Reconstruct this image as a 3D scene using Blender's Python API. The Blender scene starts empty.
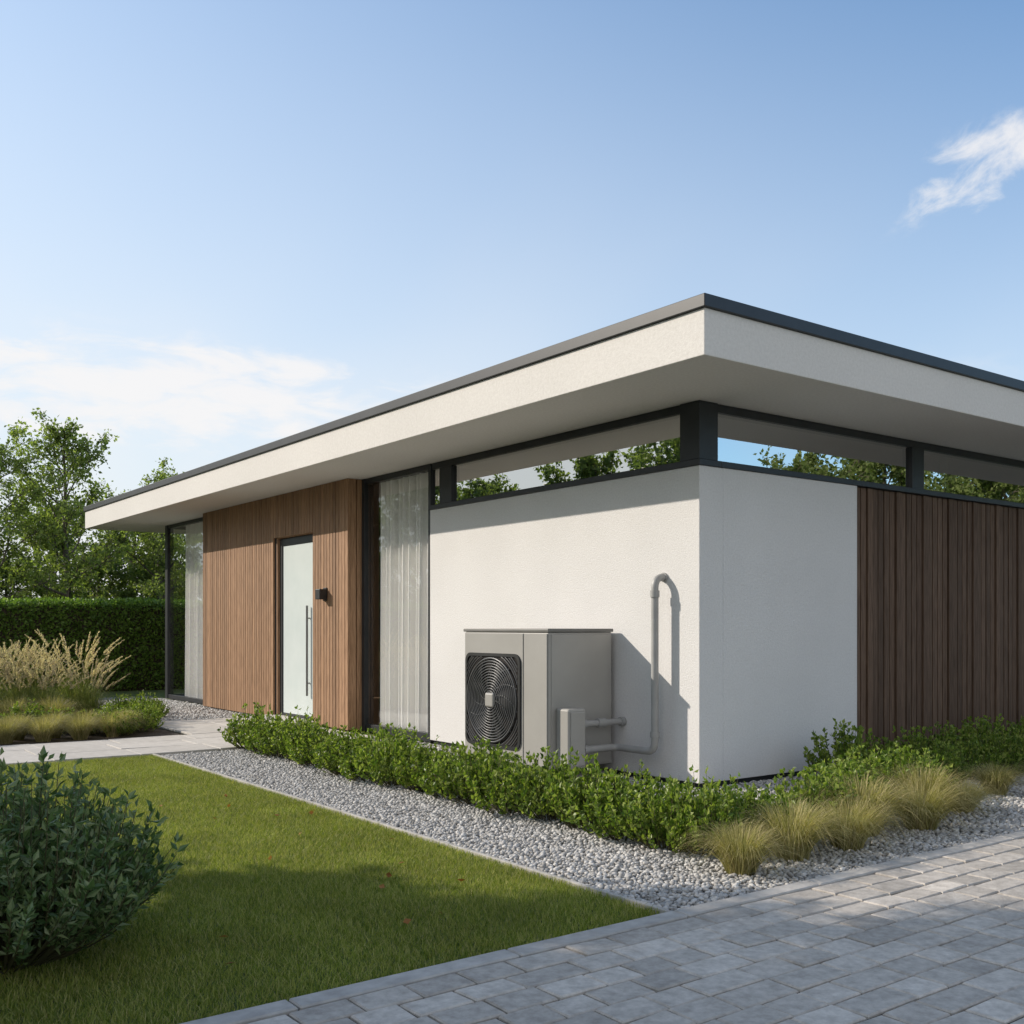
import bpy, bmesh, math, random
import numpy as np
from mathutils import Vector, Matrix
S = bpy.context.scene
COL = S.collection
rad = math.radians

# ------------------------------------------------------------------ helpers
def empty(name, parent=None, loc=(0,0,0)):
    o = bpy.data.objects.new(name, None); COL.objects.link(o); o.location = loc
    o.empty_display_size = 0.2
    if parent: o.parent = parent
    return o

def obj(name, me, parent=None, loc=(0,0,0), rot=0.0, scale=(1,1,1)):
    o = bpy.data.objects.new(name, me); COL.objects.link(o)
    o.location = loc; o.rotation_euler = (0,0,rot); o.scale = scale
    if parent: o.parent = parent
    return o

def np_mesh(name, V, F, mats, midx=None, smooth=False):
    V = np.asarray(V, dtype=np.float32); F = np.asarray(F, dtype=np.int32)
    me = bpy.data.meshes.new(name)
    n, k = F.shape
    me.vertices.add(len(V)); me.vertices.foreach_set("co", V.ravel())
    me.loops.add(n*k); me.loops.foreach_set("vertex_index", F.ravel())
    me.polygons.add(n); me.polygons.foreach_set("loop_start", np.arange(0, n*k, k, dtype=np.int32))
    for m in mats: me.materials.append(m)
    if midx is not None: me.polygons.foreach_set("material_index", np.asarray(midx, dtype=np.int32))
    me.update(calc_edges=True)
    me.polygons.foreach_set("use_smooth", np.full(n, smooth, dtype=bool))
    me.validate()
    return me

BF = [(0,3,2,1),(4,5,6,7),(0,1,5,4),(1,2,6,5),(2,3,7,6),(3,0,4,7)]
def box(name, x0,x1,y0,y1,z0,z1, mat, parent=None, bevel=0.0, seg=2):
    V = [(x0,y0,z0),(x1,y0,z0),(x1,y1,z0),(x0,y1,z0),(x0,y0,z1),(x1,y0,z1),(x1,y1,z1),(x0,y1,z1)]
    me = np_mesh(name, V, BF, [mat])
    o = obj(name, me, parent)
    if bevel:
        b = o.modifiers.new("bevel", 'BEVEL'); b.width = bevel; b.segments = seg
    return o

def boxes(name, L, mat, parent=None, bevel=0.0):
    V=[];F=[]
    for (x0,x1,y0,y1,z0,z1) in L:
        k=len(V)
        V += [(x0,y0,z0),(x1,y0,z0),(x1,y1,z0),(x0,y1,z0),(x0,y0,z1),(x1,y0,z1),(x1,y1,z1),(x0,y1,z1)]
        F += [tuple(a+k for a in f) for f in BF]
    o = obj(name, np_mesh(name,V,F,[mat]), parent)
    if bevel:
        b = o.modifiers.new("bevel", 'BEVEL'); b.width = bevel; b.segments = 1
    return o

def quad(name, pts, mat, parent=None):
    return obj(name, np_mesh(name, pts, [(0,1,2,3)], [mat]), parent)

def sheet(name, x0,x1,y0,y1,z, mat, parent=None):
    return quad(name, [(x0,y0,z),(x1,y0,z),(x1,y1,z),(x0,y1,z)], mat, parent)

def pipe(name, pts, r, mat, parent=None, fillet=0.08):
    P=[Vector(p) for p in pts]; out=[P[0]]
    for i in range(1,len(P)-1):
        a=(P[i-1]-P[i]).normalized(); b=(P[i+1]-P[i]).normalized()
        s=P[i]+a*fillet; e=P[i]+b*fillet
        for t in np.linspace(0,1,9):
            out.append(s*(1-t)**2 + P[i]*2*t*(1-t) + e*t*t)
    out.append(P[-1])
    cu=bpy.data.curves.new(name,'CURVE'); cu.dimensions='3D'
    sp=cu.splines.new('POLY'); sp.points.add(len(out)-1)
    for q,p in zip(sp.points,out): q.co=(p.x,p.y,p.z,1)
    cu.bevel_depth=r; cu.bevel_resolution=6; cu.use_fill_caps=True
    cu.materials.append(mat)
    return obj(name,cu,parent)

def tube(pts, radii, ns=6):
    pts=np.asarray(pts,float); n=len(pts); V=[];F=[]
    d=np.gradient(pts,axis=0); d/= (np.linalg.norm(d,axis=1,keepdims=True)+1e-9)
    ref=np.array([1,0,0.]) if abs(d[0][2])>0.8 else np.array([0,0,1.])
    for i in range(n):
        a=np.cross(d[i],ref); a/= (np.linalg.norm(a)+1e-9); b=np.cross(d[i],a)
        for j in range(ns):
            th=2*math.pi*j/ns
            V.append(pts[i]+radii[i]*(a*math.cos(th)+b*math.sin(th)))
    for i in range(n-1):
        for j in range(ns):
            k=(j+1)%ns
            F.append((i*ns+j,i*ns+k,(i+1)*ns+k)); F.append((i*ns+j,(i+1)*ns+k,(i+1)*ns+j))
    return np.array(V),np.array(F)

class Acc:
    def __init__(s): s.V=[];s.F=[];s.M=[];s.n=0
    def add(s,V,F,m=0):
        s.V.append(V); s.F.append(np.asarray(F)+s.n); s.M.append(np.full(len(F),m)); s.n+=len(V)
    def mesh(s,name,mats,smooth=False):
        return np_mesh(name,np.concatenate(s.V),np.concatenate(s.F),mats,np.concatenate(s.M),smooth)

def norm(a): return a/(np.linalg.norm(a,axis=-1,keepdims=True)+1e-9)

def leaves(rng, C, D, L, W, fold=0.15):
    n=len(C); D=norm(D); R=norm(rng.normal(size=(n,3))); Sd=norm(np.cross(D,R)); N=np.cross(Sd,D)
    L=np.broadcast_to(L,(n,))[:,None]; W=np.broadcast_to(W,(n,))[:,None]
    mid=C+D*L*0.45
    V=np.stack([C, mid+Sd*W+N*L*fold, C+D*L, mid-Sd*W+N*L*fold],1).reshape(-1,3)
    k=np.arange(n)[:,None]*4
    F=np.concatenate([k+np.array([[0,1,2]]),k+np.array([[0,2,3]])],0)
    return V,F

def blades(rng, B, az, reach, height, droop, width, seg=4):
    n=len(B); dirh=np.stack([np.cos(az),np.sin(az),np.zeros(n)],1); side=np.stack([-np.sin(az),np.cos(az),np.zeros(n)],1)
    tw=rng.normal(0,0.5,n)[:,None]; side=side*np.cos(tw)+dirh*np.sin(tw)
    T=np.linspace(0,1,seg+1); V=[]
    for t in T:
        c=B+dirh*(reach*t**1.3)[:,None]; c[:,2]+= height*t - droop*t**3
        w=(width*(1-t**1.6)*0.5+0.0002)[:,None]
        V.append(c-side*w); V.append(c+side*w)
    V=np.stack(V,1).reshape(-1,3); m=2*(seg+1); k=np.arange(n)[:,None]*m; F=[]
    for i in range(seg):
        a=2*i
        F.append(k+np.array([[a,a+1,a+3]])); F.append(k+np.array([[a,a+3,a+2]]))
    return V,np.concatenate(F,0)

# ------------------------------------------------------------------ materials
def newmat(name):
    m=bpy.data.materials.new(name); m.use_nodes=True; nt=m.node_tree
    return m,nt,nt.nodes["Principled BSDF"]
def N(nt,t,**kw):
    n=nt.nodes.new(t)
    for k,v in kw.items(): setattr(n,k,v)
    return n
def c4(c): return (c[0],c[1],c[2],1)

def surf(name, a, b, nscale=3.0, rough=0.8, bump=0.0, bscale=100.0, dist=0.003, metallic=0.0, spec=0.5,
         stretch=(1,1,1), island=0.0, detail=4, coarse=None):
    m,nt,p=newmat(name); L=nt.links.new
    tc=N(nt,'ShaderNodeTexCoord'); mp=N(nt,'ShaderNodeMapping'); mp.inputs['Scale'].default_value=stretch
    L(tc.outputs['Object'],mp.inputs['Vector'])
    no=N(nt,'ShaderNodeTexNoise'); no.inputs['Scale'].default_value=nscale; no.inputs['Detail'].default_value=detail
    no.inputs['Roughness'].default_value=0.6
    L(mp.outputs[0],no.inputs['Vector'])
    r=N(nt,'ShaderNodeValToRGB'); r.color_ramp.elements[0].position=0.3; r.color_ramp.elements[1].position=0.7
    r.color_ramp.elements[0].color=c4(a); r.color_ramp.elements[1].color=c4(b)
    L(no.outputs['Fac'],r.inputs[0]); col=r.outputs[0]
    if island>0:
        g=N(nt,'ShaderNodeNewGeometry'); mr=N(nt,'ShaderNodeMapRange')
        mr.inputs['To Min'].default_value=1-island; mr.inputs['To Max'].default_value=1+island
        L(g.outputs['Random Per Island'],mr.inputs['Value'])
        mx=N(nt,'ShaderNodeVectorMath',operation='SCALE'); L(col,mx.inputs[0]); L(mr.outputs[0],mx.inputs['Scale']); col=mx.outputs[0]
    if coarse:
        n2=N(nt,'ShaderNodeTexNoise'); n2.inputs['Scale'].default_value=coarse[0]; n2.inputs['Detail'].default_value=3
        L(tc.outputs['Object'],n2.inputs['Vector']); m2=N(nt,'ShaderNodeMapRange')
        m2.inputs['From Min'].default_value=0.3; m2.inputs['From Max'].default_value=0.7
        m2.inputs['To Min'].default_value=1-coarse[1]; m2.inputs['To Max'].default_value=1+coarse[1]*0.4
        L(n2.outputs['Fac'],m2.inputs['Value'])
        mx=N(nt,'ShaderNodeVectorMath',operation='SCALE'); L(col,mx.inputs[0]); L(m2.outputs[0],mx.inputs['Scale']); col=mx.outputs[0]
    L(col,p.inputs['Base Color'])
    p.inputs['Roughness'].default_value=rough; p.inputs['Metallic'].default_value=metallic
    p.inputs['Specular IOR Level'].default_value=spec
    if bump>0:
        nb=N(nt,'ShaderNodeTexNoise'); nb.inputs['Scale'].default_value=bscale; nb.inputs['Detail'].default_value=3
        L(mp.outputs[0],nb.inputs['Vector'])
        bp=N(nt,'ShaderNodeBump'); bp.inputs['Strength'].default_value=bump; bp.inputs['Distance'].default_value=dist
        L(nb.outputs['Fac'],bp.inputs['Height']); L(bp.outputs[0],p.inputs['Normal'])
    return m

def leafmat(name, cols, trans=0.35, rough=0.45, spec=0.4, patch=0.0):
    m,nt,p=newmat(name); L=nt.links.new
    g=N(nt,'ShaderNodeNewGeometry'); r=N(nt,'ShaderNodeValToRGB')
    cr=r.color_ramp; cr.elements[0].color=c4(cols[0]); cr.elements[1].color=c4(cols[-1])
    for i,c in enumerate(cols[1:-1]):
        e=cr.elements.new((i+1)/(len(cols)-1)); e.color=c4(c)
    L(g.outputs['Random Per Island'],r.inputs[0])
    mr=N(nt,'ShaderNodeMapRange')
    if patch:
        # slow variation over the ground in world space (mown, slightly uneven lawn)
        no=N(nt,'ShaderNodeTexNoise'); no.inputs['Scale'].default_value=1.6; no.inputs['Detail'].default_value=3; L(g.outputs['Position'],no.inputs['Vector'])
        mr.inputs['From Min'].default_value=0.3; mr.inputs['From Max'].default_value=0.7
        mr.inputs['To Min'].default_value=1-patch; mr.inputs['To Max'].default_value=1+patch
        L(no.outputs['Fac'],mr.inputs['Value'])
    else:
        oi=N(nt,'ShaderNodeObjectInfo'); mr.inputs['To Min'].default_value=0.9; mr.inputs['To Max'].default_value=1.1
        L(oi.outputs['Random'],mr.inputs['Value'])
    mx=N(nt,'ShaderNodeVectorMath',operation='SCALE'); L(r.outputs[0],mx.inputs[0]); L(mr.outputs[0],mx.inputs['Scale'])
    L(mx.outputs[0],p.inputs['Base Color']); p.inputs['Roughness'].default_value=rough; p.inputs['Specular IOR Level'].default_value=spec
    t=N(nt,'ShaderNodeBsdfTranslucent'); sc=N(nt,'ShaderNodeVectorMath',operation='MULTIPLY'); L(mx.outputs[0],sc.inputs[0]); sc.inputs[1].default_value=(1.4,1.55,0.7)
    L(sc.outputs[0],t.inputs['Color'])
    ms=N(nt,'ShaderNodeMixShader'); ms.inputs[0].default_value=trans
    L(p.outputs[0],ms.inputs[1]); L(t.outputs[0],ms.inputs[2]); L(ms.outputs[0],nt.nodes['Material Output'].inputs['Surface'])
    return m

def glassmat(name, base, tint, gcol=(0.92,0.95,0.96)):
    m,nt,p=newmat(name); L=nt.links.new; nt.nodes.remove(p)
    tr=N(nt,'ShaderNodeBsdfTransparent'); tr.inputs[0].default_value=c4(tint)
    gl=N(nt,'ShaderNodeBsdfGlossy'); gl.inputs['Roughness'].default_value=0.0; gl.inputs['Color'].default_value=c4(gcol)
    lw=N(nt,'ShaderNodeLayerWeight'); lw.inputs['Blend'].default_value=0.5
    pw=N(nt,'ShaderNodeMath',operation='POWER'); pw.inputs[1].default_value=4.0; L(lw.outputs['Facing'],pw.inputs[0])
    ad=N(nt,'ShaderNodeMath',operation='MULTIPLY_ADD',use_clamp=True); ad.inputs[1].default_value=0.9; ad.inputs[2].default_value=base
    L(pw.outputs[0],ad.inputs[0])
    tc=N(nt,'ShaderNodeTexCoord'); nb=N(nt,'ShaderNodeTexNoise'); nb.inputs['Scale'].default_value=0.7; nb.inputs['Detail'].default_value=0
    L(tc.outputs['Object'],nb.inputs['Vector']); bp=N(nt,'ShaderNodeBump'); bp.inputs['Strength'].default_value=0.10; bp.inputs['Distance'].default_value=0.02
    L(nb.outputs['Fac'],bp.inputs['Height']); L(bp.outputs[0],gl.inputs['Normal'])
    ms=N(nt,'ShaderNodeMixShader'); L(ad.outputs[0],ms.inputs[0]); L(tr.outputs[0],ms.inputs[1]); L(gl.outputs[0],ms.inputs[2])
    L(ms.outputs[0],nt.nodes['Material Output'].inputs['Surface'])
    return m

M_stucco = surf("stucco",(0.62,0.61,0.60),(0.70,0.69,0.68),nscale=55,rough=0.92,bump=0.6,bscale=85,dist=0.007,spec=0.15,coarse=(0.9,0.05))
M_soffit = surf("soffit_render",(0.60,0.575,0.54),(0.68,0.655,0.62),nscale=40,rough=0.9,bump=0.4,bscale=95,dist=0.005,spec=0.15,coarse=(0.6,0.04))
M_dark   = surf("anthracite_metal",(0.022,0.024,0.027),(0.030,0.033,0.037),nscale=5,rough=0.42,bump=0.05,bscale=300,dist=0.001,spec=0.35)
M_wood   = surf("cedar_cladding",(0.175,0.098,0.052),(0.36,0.215,0.125),nscale=9,rough=0.62,bump=0.35,bscale=30,dist=0.002,stretch=(6,6,0.45),island=0.22,spec=0.3)
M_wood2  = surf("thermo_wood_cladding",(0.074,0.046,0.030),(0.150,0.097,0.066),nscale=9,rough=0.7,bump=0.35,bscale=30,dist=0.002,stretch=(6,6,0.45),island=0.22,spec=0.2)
M_back   = surf("cladding_backing",(0.012,0.010,0.009),(0.02,0.016,0.014),rough=0.9)
M_glass  = glassmat("window_glass",0.085,(0.98,0.99,0.985))
M_glassC = glassmat("clerestory_glass",0.62,(0.55,0.6,0.6),(0.92,0.92,0.91))
M_frost  = surf("frosted_door_glass",(0.56,0.62,0.61),(0.62,0.67,0.66),nscale=2,rough=0.22,spec=0.5)
M_steel  = surf("brushed_steel",(0.25,0.25,0.25),(0.33,0.33,0.33),nscale=5,rough=0.35,metallic=1.0,stretch=(20,20,1))
M_intw   = surf("interior_plaster",(0.42,0.40,0.37),(0.46,0.44,0.41),rough=0.9)
M_intf   = surf("interior_oak_floor",(0.20,0.13,0.08),(0.28,0.19,0.12),rough=0.5,stretch=(1,8,1))
M_pump   = surf("pump_casing_paint",(0.31,0.30,0.28),(0.345,0.335,0.315),nscale=2,rough=0.42,bump=0.06,bscale=400,dist=0.0006)
M_pumpd  = surf("pump_lid_paint",(0.14,0.137,0.128),(0.17,0.165,0.155),nscale=3,rough=0.45)
M_black  = surf("black_plastic",(0.018,0.019,0.020),(0.026,0.027,0.029),rough=0.42)
M_gril   = surf("grille_wire",(0.08,0.082,0.085),(0.105,0.107,0.11),rough=0.32)
M_pipe   = surf("grey_pipe",(0.29,0.29,0.285),(0.34,0.34,0.335),nscale=8,rough=0.45,bump=0.05,bscale=120,dist=0.001)
M_conc   = surf("concrete",(0.33,0.31,0.285),(0.47,0.445,0.41),nscale=14,rough=0.9,bump=0.4,bscale=70,dist=0.004,coarse=(1.2,0.12))
M_path   = surf("limestone_path",(0.43,0.40,0.36),(0.54,0.505,0.46),nscale=10,rough=0.85,bump=0.3,bscale=60,dist=0.003,island=0.07)
M_paver  = surf("concrete_paver",(0.36,0.328,0.29),(0.55,0.505,0.45),nscale=22,rough=0.9,bump=0.65,bscale=110,dist=0.004,island=0.18,spec=0.15,coarse=(0.8,0.17))
M_joint  = surf("paver_joint_sand",(0.05,0.044,0.037),(0.11,0.098,0.082),nscale=40,rough=0.95)
M_gravb  = surf("gravel_bed",(0.14,0.135,0.128),(0.32,0.31,0.29),nscale=55,rough=0.95,bump=0.9,bscale=45,dist=0.02)
M_stone  = surf("gravel_stone",(0.30,0.29,0.275),(0.50,0.485,0.46),nscale=25,rough=0.8,island=0.38,spec=0.25)
M_soil   = surf("mulch_soil",(0.035,0.025,0.018),(0.085,0.062,0.045),nscale=30,rough=0.95,bump=0.9,bscale=40,dist=0.02)
M_ground = surf("meadow_ground",(0.07,0.10,0.02),(0.14,0.175,0.04),nscale=5,rough=0.95,bump=0.9,bscale=35,dist=0.03,coarse=(0.25,0.2))
M_lawnb  = surf("lawn_soil",(0.05,0.075,0.016),(0.09,0.12,0.028),nscale=12,rough=0.95,bump=0.5,bscale=60,dist=0.01)
M_bark   = surf("bark",(0.06,0.048,0.038),(0.15,0.125,0.10),nscale=12,rough=0.9,bump=0.6,bscale=25,dist=0.01,stretch=(3,3,0.6))
M_stem   = surf("green_stem",(0.06,0.065,0.025),(0.11,0.09,0.04),rough=0.8)
M_grass  = leafmat("lawn_grass",[(0.09,0.13,0.020),(0.17,0.215,0.034),(0.245,0.28,0.055),(0.31,0.315,0.085),(0.46,0.40,0.18)],0.38,0.5,0.2,0.16)
M_leaf   = leafmat("shrub_leaf",[(0.05,0.095,0.013),(0.12,0.185,0.027),(0.20,0.265,0.045),(0.29,0.335,0.085)],0.36,0.42,0.3)
M_leafd  = leafmat("olive_leaf",[(0.045,0.085,0.030),(0.09,0.145,0.05),(0.15,0.205,0.085),(0.27,0.31,0.17)],0.3,0.36)
M_hedge  = leafmat("hedge_leaf",[(0.07,0.13,0.022),(0.145,0.235,0.042),(0.23,0.32,0.07)],0.38,0.45)
M_tree   = leafmat("tree_leaf",[(0.075,0.11,0.032),(0.15,0.195,0.06),(0.23,0.275,0.095)],0.46,0.5,0.25)
M_birch  = leafmat("young_tree_leaf",[(0.11,0.15,0.038),(0.20,0.255,0.07),(0.29,0.335,0.115)],0.48,0.5,0.25)
M_dry    = leafmat("dry_grass",[(0.20,0.19,0.065),(0.30,0.27,0.11),(0.41,0.345,0.17),(0.54,0.455,0.27)],0.35,0.55,0.2)
M_gblade = leafmat("tall_grass_blade",[(0.10,0.15,0.035),(0.20,0.24,0.07),(0.33,0.32,0.14)],0.35,0.5,0.25)
M_plume  = leafmat("grass_plume",[(0.52,0.41,0.37),(0.65,0.54,0.49),(0.78,0.69,0.64)],0.45,0.8,0.1)
M_dead   = leafmat("fallen_leaf",[(0.20,0.08,0.025),(0.32,0.16,0.05)],0.2,0.6,0.2)

m,nt,p=newmat("curtain_fabric"); nt.nodes.remove(p)
df=N(nt,'ShaderNodeBsdfDiffuse'); df.inputs[0].default_value=(0.90,0.88,0.86,1)
tl=N(nt,'ShaderNodeBsdfTranslucent'); tl.inputs[0].default_value=(0.85,0.83,0.80,1)
ms=N(nt,'ShaderNodeMixShader'); ms.inputs[0].default_value=0.14
nt.links.new(df.outputs[0],ms.inputs[1]); nt.links.new(tl.outputs[0],ms.inputs[2]); nt.links.new(ms.outputs[0],nt.nodes['Material Output'].inputs['Surface'])
M_curt=m

# ------------------------------------------------------------------ ground
sheet("ground",-400,400,-400,400,-0.004,M_ground)
YL=-2.625
lawn = sheet("lawn",-9.0,-3.04,YL,5.10,0.001,M_lawnb)
TX,TY=0.5,0.515
def tile(seed,n=4400):
    r=np.random.default_rng(seed)
    B=np.stack([r.uniform(0,TX,n),r.uniform(0,TY,n),np.zeros(n)],1)
    az=r.uniform(0,2*math.pi,n); h=r.uniform(0.018,0.046,n)
    V,F=blades(r,B,az,h*r.uniform(0.1,1.1,n),h,h*0.15,r.uniform(0.0020,0.0042,n),2)
    return np_mesh("grass_patch",V,F,[M_grass])
T=[tile(s) for s in (11,12,13,14,15,16)]
rt=random.Random(3)
for i in range(12):
    for j in range(15):
        x=-9.0+0.4965*i; y=YL+TY*j
        fl=rt.randrange(4)
        o=obj("grass_patch",rt.choice(T),lawn,(x,y,0.001),scale=(0.993,1,rt.uniform(.94,1.08)))
        if fl%2: o.scale.x=-0.993; o.location.x=x+0.4965
        if fl>1: o.scale.y=-1; o.location.y=y+TY
box("lawn_edging",-3.035,-3.005,YL,5.12,-0.02,0.030,M_conc,None,0.005)

gravel=empty("gravel_bed")
sheet("gravel_underlay_front",-3.005,0.02,YL,5.12,0.002,M_gravb,gravel)
sheet("gravel_underlay_side",0.02,12,YL,0.02,0.002,M_gravb,gravel)
sheet("gravel_underlay_far",-1.9,0.0,8.95,15.0,0.002,M_gravb,gravel)
bm=bmesh.new(); bmesh.ops.create_icosphere(bm,subdivisions=1,radius=1.0)
IV=np.array([v.co[:] for v in bm.verts]); IF=np.array([[v.index for v in f.verts] for f in bm.faces]); bm.free()
def stones(name,x0,x1,y0,y1,sp,seed):
    r=np.random.default_rng(seed)
    gx,gy=np.meshgrid(np.arange(x0+sp/2,x1-sp*0.3,sp),np.arange(y0+sp/2,y1-sp*0.3,sp)); n=gx.size
    C=np.stack([gx.ravel()+r.uniform(-.5,.5,n)*sp,gy.ravel()+r.uniform(-.5,.5,n)*sp,r.uniform(0.004,0.016,n)],1)
    s=sp*r.uniform(0.34,0.76,n)[:,None]*np.stack([r.uniform(.75,1.35,n),r.uniform(.75,1.3,n),r.uniform(.5,.85,n)],1)
    P=IV[None]*(1+r.normal(0,0.10,(n,12,1))); P=P*s[:,None,:]
    a=r.uniform(0,6.28,n); ca,sa=np.cos(a)[:,None],np.sin(a)[:,None]
    X=P[:,:,0]*ca-P[:,:,1]*sa; Y=P[:,:,0]*sa+P[:,:,1]*ca; tz=r.normal(0,0.35,n)[:,None]
    V=np.stack([X,Y,P[:,:,2]+X*tz],2)+C[:,None,:]
    F=(IF[None]+(np.arange(n)*12)[:,None,None]).reshape(-1,3)
    return obj(name,np_mesh(name,V.reshape(-1,3),F,[M_stone],smooth=True),gravel)
stones("stones_front",-2.99,-0.02,YL+.01,5.08,0.025,3)
stones("stones_side",-0.02,6.0,YL+.01,-0.02,0.029,4)
stones("stones_far",-1.9,-0.02,8.98,14.0,0.045,5)

drive=sheet("driveway",-14,14,-15,YL-0.01,0.012,M_joint)
def pavers(name,x0,x1,y0,y1,rowh,lens,gap,top,mat,parent,seed,ch=0.004):
    r=random.Random(seed); V=[];F=[]
    y=y1
    while y-rowh>y0-1e-6:
        x=x0-r.uniform(0,0.3)
        while x<x1:
            l=r.choice(lens); a,b=max(x+gap/2,x0),min(x+l-gap/2,x1); c,d=y-rowh+gap/2,y-gap/2
            x+=l
            if b-a<0.03: continue
            dz=r.gauss(0,0.0013); t1=r.gauss(0,0.0014); t2=r.gauss(0,0.0014); k=len(V)
            for (z,i) in ((-0.01,0),(top-ch,0),(top,ch)):
                for (px,py,sx,sy) in ((a+i,c+i,-1,-1),(b-i,c+i,1,-1),(b-i,d-i,1,1),(a+i,d-i,-1,1)):
                    V.append((px,py,z+(dz+t1*sx+t2*sy if z>0 else 0)))
            for q in range(4):
                w=(q+1)%4
                F.append((k+q,k+w,k+4+w,k+4+q)); F.append((k+4+q,k+4+w,k+8+w,k+8+q))
            F.append((k+8,k+9,k+10,k+11))
        y-=rowh
    return obj(name,np_mesh(name,V,F,[mat]),parent)
pavers("paving_blocks",-13,13,-13,YL-0.125,0.158,[0.24,0.24,0.32,0.20],0.010,0.024,M_paver,drive,7,0.006)
boxes("kerb_stones",[(x,x+0.992,YL-0.12,YL-0.012,-0.05,0.030) for x in np.arange(-13,13,1.0)],M_conc,drive,0.006)

path=sheet("garden_path",-14,-0.22,5.16,6.9,0.006,M_joint)
sheet("path_underlay",-1.98,-0.22,6.9,8.92,0.007,M_joint,path)
pavers("path_slabs",-13.5,-0.24,5.16,6.90,0.58,[0.88],0.008,0.030,M_path,path,3)
pavers("landing_slabs",-1.96,-0.24,6.90,8.90,0.66,[0.86],0.008,0.032,M_path,path,4)
box("door_step",-0.75,0.0,6.95,8.5,0.0,0.085,M_path,path,0.006)
sheet("planting_bed",-9,-2.0,6.93,12.6,0.0035,M_soil)

# ------------------------------------------------------------------ house
H=empty("bungalow_house")
ZS,ZC=3.35,2.79
WT=0.30
box("front_rendered_wall",0,WT,0,4.335,0.05,ZC,M_stucco,H,0.006)
box("side_rendered_wall",WT,2.24,0.0015,WT,0.05,ZC,M_stucco,H,0)
box("wall_plinth",0.03,2.2,0.03,4.3,-0.05,0.05,M_dark,H)
boxes("clerestory_sill",[(-0.015,0.26,-0.015,4.33,ZC,ZC+0.055),(0.26,10.9,-0.015,0.26,ZC,ZC+0.055)],M_dark,H,0.004)
boxes("clerestory_head",[(0.02,0.16,0.235,4.33,ZS-0.075,ZS-0.002),(0.235,10.9,0.02,0.16,ZS-0.075,ZS-0.002)],M_dark,H,0.003)
boxes("clerestory_posts",[(0.0,0.235,0.0,0.235,ZC+0.055,ZS-0.002),(0.005,0.12,3.88,4.14,ZC+0.055,ZS-0.076),
      (3.20,3.42,0.005,0.12,ZC+0.055,ZS-0.076),(6.4,6.6,0.005,0.12,ZC+0.055,ZS-0.076),(9.6,9.8,0.005,0.12,ZC+0.055,ZS-0.076)],M_dark,H,0.004)
quad("clerestory_glass_front",[(0.045,4.33,ZC+0.056),(0.045,0.236,ZC+0.056),(0.045,0.236,ZS-0.076),(0.045,4.33,ZS-0.076)],M_glassC,H)
quad("clerestory_glass_side",[(0.236,0.045,ZC+0.056),(10.9,0.045,ZC+0.056),(10.9,0.045,ZS-0.076),(0.236,0.045,ZS-0.076)],M_glassC,H)
boxes("tall_window_frame",[(0.01,0.12,4.336,4.395,0.02,ZS-0.002),(0.0,0.14,5.95,6.03,0.02,ZS-0.002),(0.012,0.118,4.395,5.95,0.02,0.12),(0.012,0.118,4.395,5.95,ZS-0.07,ZS-0.002)],M_dark,H,0.003)
quad("tall_window_glass",[(0.03,5.95,0.12),(0.03,4.395,0.12),(0.03,4.395,ZS-0.07),(0.03,5.95,ZS-0.07)],M_glass,H)
boxes("corner_window_frame",[(0.0,0.12,13.78,13.92,0.02,ZS-0.002),(0.012,0.1,11.34,11.41,0.02,ZS-0.002),(0.014,0.1,11.41,13.78,0.02,0.10),(0.014,0.1,11.41,13.78,ZS-0.06,ZS-0.002),
      (0.12,3.4,13.80,13.90,0.02,0.10),(0.12,3.4,13.80,13.90,ZS-0.06,ZS-0.002),(3.4,3.5,13.8,13.92,0.02,ZS-0.002)],M_dark,H,0.003)
quad("corner_window_glass",[(0.03,13.78,0.10),(0.03,11.41,0.10),(0.03,11.41,ZS-0.06),(0.03,13.78,ZS-0.06)],M_glass,H)
quad("corner_window_glass_end",[(3.4,13.85,0.10),(0.12,13.85,0.10),(0.12,13.85,ZS-0.06),(3.4,13.85,ZS-0.06)],M_glass,H)
box("entrance_backing_a",-0.17,0.14,6.06,7.08,0.04,ZS-0.003,M_back,H)
box("entrance_backing_b",-0.17,0.14,8.36,11.30,0.04,ZS-0.003,M_back,H)
box("entrance_backing_c",-0.17,0.14,7.08,8.36,2.74,ZS-0.003,M_back,H)
r=random.Random(2); L=[]
w=0.088; y=6.032
while y<11.32:
    y2=min(y+w-0.012,11.33); z0=0.04
    if 7.06<0.5*(y+y2)<8.36: z0=2.72
    L.append((-0.2-r.uniform(0,0.004),-0.171,y,y2,z0,ZS-0.003)); y+=w
boxes("entrance_cladding",L,M_wood,H,0.002)
L=[(-0.168+k*0.1,-0.168+k*0.1+0.088,6.032,6.059,0.04,ZS-0.004) for k in range(2)]
boxes("cladding_return",L,M_wood,H,0.002)
boxes("door_reveals",[(-0.168,0.02,8.33,8.358,0.04,2.72),(-0.168,0.02,7.082,7.11,0.04,2.72),(-0.168,0.02,7.11,8.33,2.711,2.738)],M_wood,H,0.002)
boxes("door_frame",[(-0.13,-0.02,8.24,8.328,0.05,2.705),(-0.13,-0.02,7.112,7.19,0.05,2.705),(-0.13,-0.02,7.19,8.24,2.60,2.705),(-0.13,-0.02,7.19,8.24,0.086,0.12)],M_dark,H,0.003)
box("door_leaf",-0.115,-0.04,7.195,8.235,0.125,2.595,M_frost,H,0.004)
pipe("door_handle",[(-0.16,7.34,0.42),(-0.16,7.34,1.70)],0.016,M_steel,H)
pipe("door_handle_mount_low",[(-0.10,7.34,0.60),(-0.16,7.34,0.60)],0.010,M_steel,H)
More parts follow.
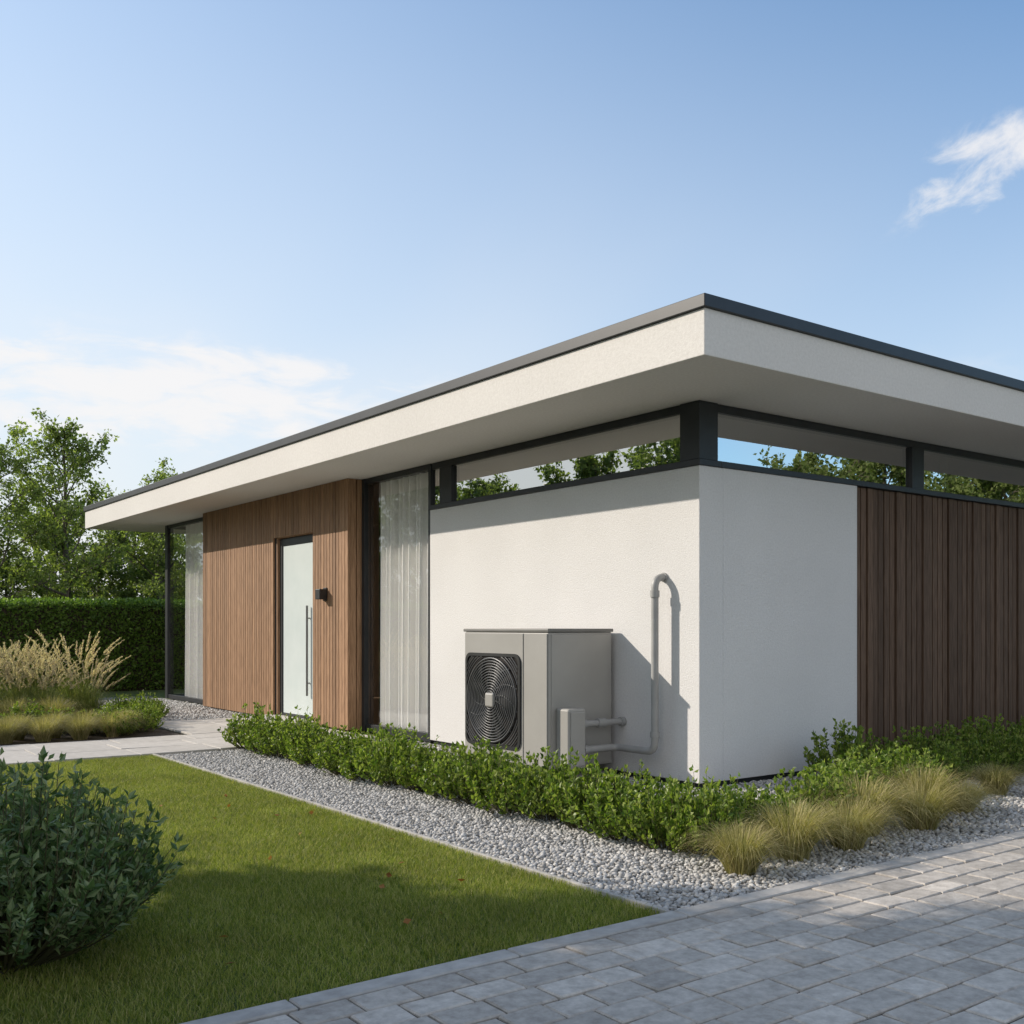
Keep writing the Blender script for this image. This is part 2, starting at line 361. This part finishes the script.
pipe("door_handle_mount_high",[(-0.10,7.34,1.52),(-0.16,7.34,1.52)],0.010,M_steel,H)
wl=empty("wall_lamp",H)
box("wall_lamp_plate",-0.222,-0.2045,6.62,6.72,1.75,1.93,M_black,wl,0.003)
box("wall_lamp_body",-0.33,-0.222,6.605,6.735,1.77,1.91,M_black,wl,0.008)
box("side_backing",2.242,10.9,0.07,0.28,0.03,ZC-0.002,M_back,H)
L=[];x=2.255;k=0
while x<10.85:
    L.append((x,x+0.082,0.035-r.uniform(0,0.006)-(0.014 if k%5==2 else 0),0.069,0.03,ZC-0.004)); x+=0.098; k+=1
boxes("side_cladding",L,M_wood2,H,0.002)
box("end_wall",10.9,11.1,0,13.9,0,ZS-0.003,M_stucco,H)
box("rear_wall",3.5,10.9,13.7,13.9,0,ZS-0.003,M_stucco,H)
box("interior_partition",4.2,4.35,0.29,13.68,0.06,ZS-0.003,M_intw,H)
sheet("interior_floor",0.15,4.2,0.31,13.7,0.045,M_intf,H)
box("interior_cross_wall",0.3,4.19,4.4,4.5,0.06,ZS-0.003,M_intw,H)
box("interior_cross_wall_b",0.15,4.19,11.1,11.2,0.06,ZS-0.003,M_intw,H)
box("roof_slab",-1.07,12.2,-1.05,15.5,ZS,3.69,M_soffit,H,0.006)
box("roof_edge_trim",-1.095,12.22,-1.075,15.525,3.69,3.785,M_dark,H,0.006)
def curtain(name,x,y0,y1,z0,z1,seed,step=0.006):
    rr=np.random.default_rng(seed); ys=np.arange(y0,y1,step); n=len(ys)
    ph=np.cumsum(rr.uniform(0.5,1.5,n))*step*44; xs0=0.06*np.sin(ph)+0.024*np.sin(ph*0.37+1)
    zs=np.linspace(z0,z1,8); V=[]
    for i,z in enumerate(zs):
        V.append(np.stack([x+xs0*(1.15-0.3*i/7),ys,np.full(n,z)],1))
    V=np.concatenate(V); F=[]
    for i in range(7):
        a=np.arange(n-1)+i*n; F.append(np.stack([a,a+1,a+n+1,a+n],1))
    return obj(name,np_mesh(name,V,np.concatenate(F),[M_curt],smooth=True),H)
curtain("tall_window_curtain",0.15,4.45,5.80,0.07,ZS-0.05,5)
curtain("corner_window_curtain",0.17,11.45,13.2,0.07,ZS-0.05,6)

# ------------------------------------------------------------------ heat pump
P=empty("heat_pump")
x0,x1,y0,y1=-0.82,-0.06,1.05,2.38; zb,zt=0.12,1.35
box("casing",x0,x1,y0,y1,zb,zt,M_pump,P,0.012,3)
box("lid",x0-0.012,x1+0.01,y0-0.012,y1+0.012,zt+0.001,zt+0.032,M_pumpd,P,0.006)
boxes("feet",[(x0+0.06,x1-0.05,y0+0.12,y0+0.22,0.0,zb+0.001),(x0+0.06,x1-0.05,y1-0.22,y1-0.12,0.0,zb+0.001)],M_black,P,0.004)
box("concrete_base",x0-0.06,x1-0.0,y0-0.05,y1+0.05,-0.03,0.045,M_conc,P,0.008)
fy0,fy1=1.415,2.368; xf=x0-0.008
boxes("front_panels",[(xf,x0+0.001,fy0,fy1,zb+0.01,zt-0.012),(xf,x0+0.001,y0+0.012,fy0-0.010,zb+0.01,zt-0.012)],M_pump,P,0.004)
boxes("side_panel",[(x0+0.03,x1-0.03,y0-0.006,y0+0.001,zb+0.02,zt-0.02)],M_pump,P,0.003)
cy,cz,hs=1.892,0.70,0.435
def rsq(h,rc,n=8):
    pts=[]
    for q,(sy,sz) in enumerate(((1,1),(-1,1),(-1,-1),(1,-1))):
        for t in np.linspace(0,math.pi/2,n):
            a=t+q*math.pi/2
            pts.append((sy*(h-rc)+rc*math.cos(a), sz*(h-rc)+rc*math.sin(a)))
    return pts
o_=rsq(hs+0.012,0.085); i_=rsq(hs-0.018,0.065); n=len(o_)
V=[(xf-0.016,cy+a,cz+b) for a,b in o_]+[(xf-0.016,cy+a,cz+b) for a,b in i_]+[(xf+0.0,cy+a,cz+b) for a,b in o_]+[(xf-0.003,cy+a,cz+b) for a,b in i_]
F=[]
for k in range(n):
    q=(k+1)%n
    F+= [(k,q,n+q,n+k),(k,2*n+k,2*n+q,q),(n+k,n+q,3*n+q,3*n+k)]
obj("grille_frame",np_mesh("grille_frame",V,F,[M_black]),P)
me=bpy.data.meshes.new("fan_cavity"); me.from_pydata([(xf-0.003,cy+a,cz+b) for a,b in i_],[],[tuple(range(n))]); me.materials.append(M_back); obj("fan_cavity",me,P)
acc=Acc()
for k,rr_ in enumerate(np.arange(0.085,0.42,0.0262)):
    th=np.linspace(0,2*math.pi,73); last=rr_+0.0262>=0.42
    cur=[(xf-0.022-0.016*max(0,1-rr_/0.42),cy+rr_*math.cos(t),cz+rr_*math.sin(t)) for t in th]
    acc.add(*tube(cur,[0.0055 if not last else 0.009]*len(cur),5))
for k in range(12):
    pts=[]
    for t in np.linspace(0,1,9):
        rr_=0.07+t*0.345; a=2*math.pi*k/12+t*0.75
        pts.append((xf-0.016-0.014*(1-t),cy+rr_*math.cos(a),cz+rr_*math.sin(a)))
    acc.add(*tube(pts,[0.005]*9,5))
for rr_ in np.arange(0.4435,0.545,0.0262):
    for q in range(4):
        cur=[]
        for t in np.linspace(q*math.pi/2+0.02,q*math.pi/2+math.pi/2-0.02,40):
            a,b=rr_*math.cos(t),rr_*math.sin(t)
            if abs(a)<hs-0.018 and abs(b)<hs-0.018: cur.append((xf-0.018,cy+a,cz+b))
        if len(cur)>2: acc.add(*tube(cur,[0.0045]*len(cur),5))
obj("fan_grille",acc.mesh("fan_grille",[M_gril],True),P)
V=[];F=[]
for k in range(5):
    a0=2*math.pi*k/5; b=len(V)
    for t in np.linspace(0,1,6):
        rr_=0.06+0.33*t
        for s_ in (0,1):
            a=a0+0.35*t+s_*0.75; V.append((xf-0.004-0.008*s_,cy+rr_*math.cos(a),cz+rr_*math.sin(a)))
    for q in range(5): F.append((b+2*q,b+2*q+1,b+2*q+3,b+2*q+2))
M_fan=surf("fan_blade",(0.022,0.023,0.025),(0.03,0.031,0.033),rough=0.5)
obj("fan_impeller",np_mesh("fan_impeller",V,F,[M_fan]),P)
box("fan_hub",xf-0.050,xf-0.006,cy-0.07,cy+0.07,cz-0.07,cz+0.07,M_pump,P,0.02,3)
box("connection_box",-0.745,-0.54,0.86,1.043,0.13,0.67,M_pump,P,0.02,3)
box("connection_box_cover",-0.725,-0.56,0.848,0.861,0.16,0.64,M_pump,P,0.01,2)
pipe("flow_pipe",[(-0.55,0.95,0.52),(0.01,0.95,0.52)],0.030,M_pipe,P)
pipe("return_pipe",[(-0.55,0.93,0.29),(-0.12,0.93,0.29),(-0.12,0.42,0.29),(-0.12,0.42,1.84),(0.01,0.42,1.84)],0.033,M_pipe,P,0.10)
for nm,pp,q in (("pipe_collar",(-0.52,0.95,0.52),(-0.47,0.95,0.52)),("pipe_collar_wall",(-0.05,0.95,0.52),(-0.004,0.95,0.52)),("pipe_collar_valve",(-0.33,0.95,0.52),(-0.24,0.95,0.52)),
                ("pipe_collar_return",(-0.52,0.93,0.29),(-0.47,0.93,0.29)),("pipe_joint_low",(-0.12,0.42,0.42),(-0.12,0.42,0.47)),("pipe_joint_top",(-0.12,0.42,1.66),(-0.12,0.42,1.72)),("pipe_rosette",(-0.02,0.42,1.84),(-0.003,0.42,1.84))):
    pipe(nm,[pp,q],0.042,M_pipe,P)

# ------------------------------------------------------------------ vegetation
def shrub_mesh(name,seed,nst,Rr,Hh,nl,Ll,Lw,mleaf,inner=0.25):
    r=np.random.default_rng(seed); acc=Acc(); C=[];D=[]
    for k in range(nst):
        az=r.uniform(0,2*math.pi); q=math.sqrt(r.uniform(0,1)); rr_=q*Rr
        top=Hh*math.sqrt(max(0.05,1-0.75*q*q))*r.uniform(0.62,1.2)
        b=np.array([math.cos(az)*rr_*0.35,math.sin(az)*rr_*0.35,0]); e=np.array([math.cos(az)*rr_,math.sin(az)*rr_,top])+np.append(r.normal(0,0.03*Rr/0.35,2),0)
        midp=(b+e)/2+np.array([math.cos(az),math.sin(az),0])*rr_*0.25
        ts=np.linspace(0,1,5); pts=[(1-t)**2*b+2*t*(1-t)*midp+t*t*e for t in ts]
        acc.add(*tube(pts,np.linspace(0.004,0.0015,5)*(Rr/0.4)**0.5,3),1)
        t=np.sort(r.uniform(inner,1.03,nl)); t[-3:]=r.uniform(0.95,1.04,3)
        c=((1-t)**2)[:,None]*b+(2*t*(1-t))[:,None]*midp+(t*t)[:,None]*e
        ax=norm((e-midp)[None,:])
        d=norm(r.normal(size=(nl,3)))*1.0+ax*0.75; d[:,2]+=0.25
        C.append(c);D.append(d)
    C=np.concatenate(C);D=np.concatenate(D); n=len(C)
    s=r.uniform(0.65,1.2,n); V,F=leaves(r,C,D,Ll*s,Lw*s)
    acc.add(V,F,0)
    return acc.mesh(name,[mleaf,M_stem])
SH=[shrub_mesh("shrub_clump",20+i,85,0.33,0.40,20,0.042,0.014,M_leaf) for i in range(4)]
rr=random.Random(5)
row=empty("shrub_row")
def clump(par,x,y,s=1.0):
    return obj("shrub_clump",rr.choice(SH),par,(x,y,0.0),rr.uniform(0,6.28),(s*rr.uniform(0.88,1.12),s*rr.uniform(0.88,1.12),s*rr.uniform(0.78,1.2)))
y=5.0
while y>-1.7:
    clump(row,-1.95+rr.uniform(-.09,.09),y,0.97); clump(row,-1.62+rr.uniform(-.07,.07),y-0.2,0.80)
    y-=0.41
for (x,y,s) in ((-1.85,-1.75,.9),(-1.5,-1.85,.9),(-1.2,-1.7,.9),(-0.85,-1.8,.92),(-0.5,-1.65,1.0),(-0.1,-1.65,1.02),(0.25,-1.4,1.05),(0.6,-1.6,1.0),(0.65,-1.15,1.0),(1.0,-1.3,.95)):
    clump(row,x,y,s)
bed=empty("low_shrub_bed")
x=1.3
while x<7.5:
    clump(bed,x,-0.65+rr.uniform(-.1,.1),1.0); clump(bed,x+.2,-1.15+rr.uniform(-.12,.12),0.85)
    x+=0.45
gs=empty("green_shrub_group")
for (x,y,s) in ((-2.7,7.45,.8),(-2.35,7.8,.85),(-2.2,8.3,.8),(-2.6,8.1,.9),(-1.95,8.8,.75),(-1.75,9.3,.7),(-2.3,8.8,.9),(-2.9,7.9,.9),(-2.0,9.6,.8),(-1.5,9.8,.7),(-1.4,10.5,.7),(-3.2,8.2,.9),(-3.6,8.4,.9),(-4.1,8.3,.9)):
    clump(gs,x,y,s)
bush_me=shrub_mesh("olive_bush",77,460,0.72,0.84,27,0.060,0.0125,M_leafd,inner=0.35)
obj("olive_bush",bush_me,None,(-5.73,-1.40,0.0),0.4,(.92,.92,.84))

def tuft(seed,n=1300,R=0.38,Hh=0.27):
    r=np.random.default_rng(seed); az=r.uniform(0,6.283,n); b=r.uniform(0,0.08,n)
    B=np.stack([np.cos(az)*b,np.sin(az)*b,np.zeros(n)],1); az2=az+r.normal(0,0.45,n)
    f=r.uniform(0.05,1.0,n)**0.8; reach=R*f; hh=Hh*r.uniform(0.72,1.25,n)
    endz=hh*np.sqrt(np.clip(1-0.9*f*f,0.02,1)); hgt=hh*1.25*(1+0.35*f); V,F=blades(r,B,az2,reach,hgt,np.maximum(hgt-endz,0),r.uniform(0.002,0.004,n),6)
    return np_mesh("dry_grass_tuft",V,F,[M_dry])
TU=[tuft(40+i) for i in range(4)]
for i,(x,y,s,sz) in enumerate(((-2.08,-2.26,1.0,.95),(-1.55,-2.20,1.18,1.15),(-1.03,-2.22,1.12,1.05),(-0.60,-2.02,1.35,1.3),(-0.10,-2.14,1.22,1.1),(0.30,-1.90,1.32,1.3),(0.75,-1.95,.95,.8),(1.7,-1.7,.9,.9),(2.5,-1.7,.8,.8))):
    obj("ornamental_grass",TU[i%4],None,(x,y,0),i*1.3,(s,s,sz))
mound=empty("dry_grass_border")
for x in np.arange(-7.0,-2.7,0.42):
    obj("grass_mound",TU[rr.randrange(4)],mound,(x,7.3+rr.uniform(-.1,.15),0),rr.uniform(0,6),(1,1,1))
    obj("grass_mound",TU[rr.randrange(4)],mound,(x+.2,7.7+rr.uniform(-.1,.15),0),rr.uniform(0,6),(1,1,1.1))
def plume_grass(seed):
    r=np.random.default_rng(seed); acc=Acc(); n=750
    az=r.uniform(0,6.283,n); b=r.uniform(0,0.14,n); B=np.stack([np.cos(az)*b,np.sin(az)*b,np.zeros(n)],1)
    reach=0.5*r.uniform(0.1,1,n); hh=r.uniform(0.42,0.72,n)
    acc.add(*blades(r,B,az+r.normal(0,.4,n),reach,hh*1.3,hh*(0.3+reach*1.1),r.uniform(0.004,0.008,n),5),0)
    for k in range(62):
        a=r.uniform(0,6.283); rc=r.uniform(0.08,0.62); h=r.uniform(0.72,1.25); b=r.uniform(0,.1)
        t=np.linspace(0,1,9); dx=np.array([math.cos(a),math.sin(a),0])
        pts=np.array([dx*(b+rc*q**1.6)+np.array([0,0,h*(q*1.15-0.2*q**3)]) for q in t])
        acc.add(*tube(pts,np.full(9,0.0018),3),0)
        m_=75; q=r.uniform(0.74,1.0,m_)
        c=np.stack([np.interp(q,t,pts[:,i]) for i in range(3)],1); ax=pts[-1]-pts[-2]; ax/=np.linalg.norm(ax)
        d=norm(r.normal(size=(m_,3)))*0.6+ax*0.9
        acc.add(*leaves(r,c,d,r.uniform(0.022,0.042,m_)*(1.15-0.6*(q-.7)/.3),np.full(m_,0.0032)),1)
    return acc.mesh("feather_grass",[M_gblade,M_plume])
PG=[plume_grass(60+i) for i in range(3)]
fg=empty("feather_grass_border")
for x in np.arange(-6.2,-2.2,0.45):
    for (yy,s) in ((9.7,.95),(10.4,1.08)):
        s2=s*rr.uniform(.85,1.12); obj("feather_grass",PG[rr.randrange(3)],fg,(x+rr.uniform(-.12,.12),yy+rr.uniform(-.2,.2),0),rr.uniform(0,6),(s2,s2,s2))
for x in np.arange(-6.2,-2.9,0.5):
    obj("grass_mound",TU[rr.randrange(4)],fg,(x,9.0+rr.uniform(-.2,.2),0),rr.uniform(0,6),(1.3,1.3,1.5))

def hedge_seg(seed):
    r=np.random.default_rng(seed); n=10000; L_,Wd,Hh=2.0,0.9,1.9
    f=r.choice(3,n,p=[0.55,0.22,0.23]); C=np.zeros((n,3)); C[:,0]=r.uniform(0,L_,n)
    z=r.uniform(0.02,Hh,n); C[:,1]=np.where(f==0,-Wd/2,Wd/2); C[:,2]=z
    top=f==2; C[top,1]=r.uniform(-Wd/2,Wd/2,top.sum()); C[top,2]=Hh
    bump=0.05*np.sin(C[:,0]*math.pi*3)*np.sin(C[:,2]*5.3)
    C+=r.normal(0,0.04,(n,3)); C[:,1]-=np.where(f==0,bump,0)
    d=norm(r.normal(size=(n,3))); d[:,1]+=np.where(f==0,-.6,np.where(f==1,.6,0)); d[:,2]+=0.3
    s=r.uniform(0.7,1.3,n); V,F=leaves(r,C,d,0.07*s,0.024*s); acc=Acc(); acc.add(V,F,0)
    bx=np.array([(x,y,z) for z in (0,Hh-.06) for (x,y) in ((0,-Wd/2+.05),(L_,-Wd/2+.05),(L_,Wd/2-.05),(0,Wd/2-.05))])
    bf=[]
    for q in BF: bf+= [(q[0],q[1],q[2]),(q[0],q[2],q[3])]
    acc.add(bx,bf,1); return acc.mesh("hedge_section",[M_hedge,M_soil])
HS=[hedge_seg(s) for s in (1,2,3)]
hedge=empty("hedge")
for i in range(16):
    obj("hedge_section",HS[(i*7)%3],hedge,(-14+2*i,17.5,0),scale=(1,1,1+0.012*math.sin(i*2.1)))
hedge2=empty("boundary_hedge")
for i in range(16):
    obj("hedge_section",HS[(i*5)%3],hedge2,(-14.5,-12+2*i,0),rot=-math.pi/2)

def tree_mesh(name,seed,Hh,r0,cb,spread,nmain,nleaf,ls,mleaf,lean=0.0,sparse=1.0):
    r=np.random.default_rng(seed); acc=Acc(); tw=[]
    nt_=10; t=np.linspace(0,1,nt_); wob=np.cumsum(r.normal(0,0.02*Hh/nt_*2.2,(nt_,2)),0); wob[0]=0
    tp=np.stack([wob[:,0]+lean*t*Hh,wob[:,1],t*Hh*0.93],1); acc.add(*tube(tp,r0*(1-0.9*t)**0.9+0.008,9),1)
    for k in range(nmain):
        q=cb+(0.98-cb)*(k+r.uniform(0,.8))/nmain; az=k*2.399+r.normal(0,.35)
        base=np.array([np.interp(q,t,tp[:,i]) for i in range(3)]); u=(q-cb)/(1-cb)
        Lg=spread*(0.35+0.65*math.sin(math.pi*min(1,0.22+0.78*u))**0.8)*r.uniform(0.7,1.2)*(1.0 if u<.85 else .6)
        el=0.35+0.75*u+r.normal(0,.12); d=np.array([math.cos(az)*math.cos(el),math.sin(az)*math.cos(el),math.sin(el)])
        m=6; pts=[base]; dd=d.copy()
        for j in range(m): dd=dd+r.normal(0,.13,3)+np.array([0,0,.05]); dd/=np.linalg.norm(dd); pts.append(pts[-1]+dd*Lg/m)
        pts=np.array(pts); rb=r0*(1-q)*0.45+0.012; acc.add(*tube(pts,np.linspace(rb,rb*.25,m+1),5),1)
        for j in range(2,m+1):
            for s_ in range(3):
                if r.uniform()>0.92*sparse: continue
                a=norm((pts[j]-pts[j-1])[None])[0]+r.normal(0,.75,3)+np.array([0,0,.12]); a/=np.linalg.norm(a); l2=Lg*r.uniform(.22,.45)
                p2=np.array([pts[j]+a*l2*x_+np.array([0,0,0.06*l2*x_*x_]) for x_ in (0,.5,1)]); acc.add(*tube(p2,[rb*.3,rb*.2,.004],3),1)
                tw.append((p2[0]*.6+p2[1]*.4,p2[2],l2))
                for z_ in range(2):
                    a3=a+r.normal(0,.8,3); a3/=np.linalg.norm(a3); e=p2[1]+a3*l2*.6; acc.add(*tube([p2[1],(p2[1]+e)/2,e],[.006,.005,.003],3),1); tw.append((p2[1],e,l2*.6))
    A=np.array([x[0] for x in tw]); B=np.array([x[1] for x in tw]); Lw=np.array([x[2] for x in tw])
    wgt=Lw*r.uniform(.3,1.5,len(tw)); idx=r.choice(len(tw),nleaf,p=wgt/wgt.sum()); q=r.uniform(0.1,1.08,nleaf)[:,None]
    C=A[idx]*(1-q)+B[idx]*q+r.normal(0,0.055*(Hh/6),(nleaf,3))
    d=norm(r.normal(size=(nleaf,3))); d[:,2]-=.25; s=r.uniform(.6,1.25,nleaf)
    V,F=leaves(r,C,d,ls*s,ls*.3*s,.1); acc.add(V,F,0)
    return acc.mesh(name,[mleaf,M_bark])
TA=tree_mesh("young_tree",101,6.6,0.085,0.25,1.55,24,10000,0.10,M_birch,sparse=.85)
TB=[tree_mesh("deciduous_tree",110+i,6.0,0.13,0.10,2.1,24,11000,0.15,M_tree,sparse=.9) for i in range(3)]
TS=tree_mesh("shade_tree",131,7.2,0.15,0.26,2.35,32,28000,0.20,M_tree,sparse=.9)
obj("young_tree",TA,None,(-0.2,20.6,0),0.5)
obj("young_tree",TA,None,(2.35,21.4,0),2.6,(.9,.9,.86))
obj("young_tree",TA,None,(-2.0,20.2,0),4.1,(.9,.9,.9))
obj("shade_tree",TS,None,(-10.9,3.65,0),1.0)
obj("shade_tree",TS,None,(-12.6,0.9,0),3.3,(1.05,1.05,1.0))
tl=empty("tree_line")
def tr(x,y,s,sz=None): obj("tree",TB[rr.randrange(3)],tl,(x,y,0),rr.uniform(0,6.28),(s,s,sz or s))
for x in np.arange(-9,12,2.4): tr(x+rr.uniform(-.5,.5),25.5+rr.uniform(-1.2,1.2),rr.uniform(.70,.92))
for x in (-3.2,-1.2,1.0,2.9,4.6): tr(x,22.6+rr.uniform(-.3,.3),.72,rr.uniform(.5,.62))
for (x,y,s) in ((-17,12.5,1.0),(-17.4,17.0,1.26),(-17.8,21.6,1.28),(-17,25.2,1.0),(-17.6,28.8,1.25),(-18,33.6,1.35),(-17.5,38.2,1.25),(-19,42,1.3),(-17.6,7.0,.95)): tr(x,y,s)
for (x,y,s) in ((24,-17.5,1.25),(28.2,-17,1.48),(32,-18,1.40),(36,-17,1.5),(40,-18,1.6),(44.5,-17.5,1.55),(13,-19,.95),(5,-20,1.0),(-4,-20,1.0)): tr(x,y,s)

r_=np.random.default_rng(9); n=26
C=np.stack([r_.uniform(-6.5,-3.2,n),r_.uniform(-2.5,3,n),np.full(n,0.04)],1); d=np.stack([r_.normal(size=n),r_.normal(size=n),np.full(n,.1)],1)
V,F=leaves(r_,C,d,np.full(n,.045),np.full(n,.016),.1); obj("fallen_leaves",np_mesh("fallen_leaves",V,F,[M_dead]))

# ------------------------------------------------------------------ light
ld=Vector((1,-1.12,-0.8)).normalized()
sl=bpy.data.lights.new("sun",'SUN'); sl.energy=5.0; sl.angle=rad(0.5); sl.color=(1.0,0.90,0.78)
so=bpy.data.objects.new("sun",sl); COL.objects.link(so); so.rotation_euler=ld.to_track_quat('-Z','Y').to_euler()
w=bpy.data.worlds.new("World"); S.world=w; w.use_nodes=True; nt=w.node_tree; L=nt.links.new
bg=nt.nodes['Background']; bg.inputs['Strength'].default_value=0.13
sky=N(nt,'ShaderNodeTexSky'); sky.sky_type='NISHITA'; sky.sun_disc=False
sky.sun_elevation=math.asin(-ld.z); sky.sun_rotation=math.atan2(-ld.x,-ld.y); sky.altitude=100; sky.air_density=1.0; sky.dust_density=1.2; sky.ozone_density=1.5
tc=N(nt,'ShaderNodeTexCoord')
def cloud(center,a,b,nscale,seed,lo,hi,amt,tilt=0.0,det=6,st2=2.2,mw=0.30):
    c=Vector(center).normalized(); right=Vector((c.y,-c.x,0)).normalized(); up=right.cross(c)
    ct,st=math.cos(tilt),math.sin(tilt); right,up=right*ct+up*st, up*ct-right*st
    sub=N(nt,'ShaderNodeVectorMath',operation='SUBTRACT'); L(tc.outputs['Generated'],sub.inputs[0]); sub.inputs[1].default_value=c
    cb=N(nt,'ShaderNodeCombineXYZ'); cn=N(nt,'ShaderNodeCombineXYZ')
    for i,(v,s,s2) in enumerate(((right,a,1.0),(up,b,st2))):
        d=N(nt,'ShaderNodeVectorMath',operation='DOT_PRODUCT'); L(sub.outputs[0],d.inputs[0]); d.inputs[1].default_value=v/s; L(d.outputs['Value'],cb.inputs[i])
        d=N(nt,'ShaderNodeVectorMath',operation='DOT_PRODUCT'); L(sub.outputs[0],d.inputs[0]); d.inputs[1].default_value=v*s2; L(d.outputs['Value'],cn.inputs[i])
    cn.inputs[2].default_value=seed
    ln=N(nt,'ShaderNodeVectorMath',operation='LENGTH'); L(cb.outputs[0],ln.inputs[0])
    mr=N(nt,'ShaderNodeMapRange',interpolation_type='SMOOTHSTEP'); mr.inputs['From Min'].default_value=0.0; mr.inputs['From Max'].default_value=1.0; mr.inputs['To Min'].default_value=1; mr.inputs['To Max'].default_value=0
    L(ln.outputs['Value'],mr.inputs['Value'])
    no=N(nt,'ShaderNodeTexNoise'); no.inputs['Scale'].default_value=nscale; no.inputs['Detail'].default_value=det; no.inputs['Roughness'].default_value=.6; no.inputs['Distortion'].default_value=0.4
    L(cn.outputs[0],no.inputs['Vector'])
    ad=N(nt,'ShaderNodeMath',operation='MULTIPLY_ADD'); L(mr.outputs[0],ad.inputs[0]); ad.inputs[1].default_value=mw; L(no.outputs['Fac'],ad.inputs[2])
    m2=N(nt,'ShaderNodeMapRange',interpolation_type='SMOOTHSTEP'); m2.inputs['From Min'].default_value=lo; m2.inputs['From Max'].default_value=hi; m2.inputs['To Max'].default_value=amt
    L(ad.outputs[0],m2.inputs['Value'])
    m3=N(nt,'ShaderNodeMath',operation='MULTIPLY',use_clamp=True); L(mr.outputs[0],m3.inputs[0]); m3.inputs[1].default_value=2.5
    mu=N(nt,'ShaderNodeMath',operation='MULTIPLY'); L(m2.outputs[0],mu.inputs[0]); L(m3.outputs[0],mu.inputs[1])
    return mu.outputs[0]
tint=N(nt,'ShaderNodeVectorMath',operation='MULTIPLY'); L(sky.outputs[0],tint.inputs[0]); tint.inputs[1].default_value=(1.12,1.50,1.70)
col=tint.outputs[0]
hd=N(nt,'ShaderNodeVectorMath',operation='DOT_PRODUCT'); L(tc.outputs['Generated'],hd.inputs[0]); hd.inputs[1].default_value=(-0.666*-0.35,0.746*-0.35,1.0)
hm=N(nt,'ShaderNodeMapRange'); hm.inputs['From Min'].default_value=0.62; hm.inputs['From Max'].default_value=-0.14; hm.inputs['To Min'].default_value=0; hm.inputs['To Max'].default_value=0.96
L(hd.outputs['Value'],hm.inputs['Value'])
mx=N(nt,'ShaderNodeMix',data_type='RGBA'); L(hm.outputs[0],mx.inputs['Factor']); L(col,mx.inputs['A']); mx.inputs['B'].default_value=(6.25,6.55,6.75,1); col=mx.outputs['Result']
for args in (((.293,.931,.208),.40,.072,14,1.0,.52,.82,.85,0,6,3.0),((.850,.455,.391),.120,.052,17,4.1,.62,.90,.8,0.35,7,1.7,.38),((.76,.62,.22),.35,.05,8,5.1,.55,1.0,.4),((-.35,-.75,.55),1.1,.9,3,7.7,.30,.70,.85,0,2)):  # last entry: unseen cloud behind camera, added to brighten and whiten ambient light
    f=cloud(*args); mx=N(nt,'ShaderNodeMix',data_type='RGBA'); L(f,mx.inputs['Factor']); L(col,mx.inputs['A']); mx.inputs['B'].default_value=(7.3,7.15,7.1,1); col=mx.outputs['Result']
L(col,bg.inputs['Color'])

# ------------------------------------------------------------------ camera
cam=bpy.data.cameras.new("camera"); co=bpy.data.objects.new("camera",cam); COL.objects.link(co)
co.location=(-6.63,-6.21,1.4)
co.rotation_euler=(math.pi/2,0,-math.atan2(0.597,0.802))
cam.sensor_width=36; cam.lens=36*1041/1024; cam.shift_y=0.112; cam.clip_end=2000; cam.clip_start=0.05
S.camera=co
S.view_settings.view_transform='Standard'; S.view_settings.look='None'; S.view_settings.exposure=0
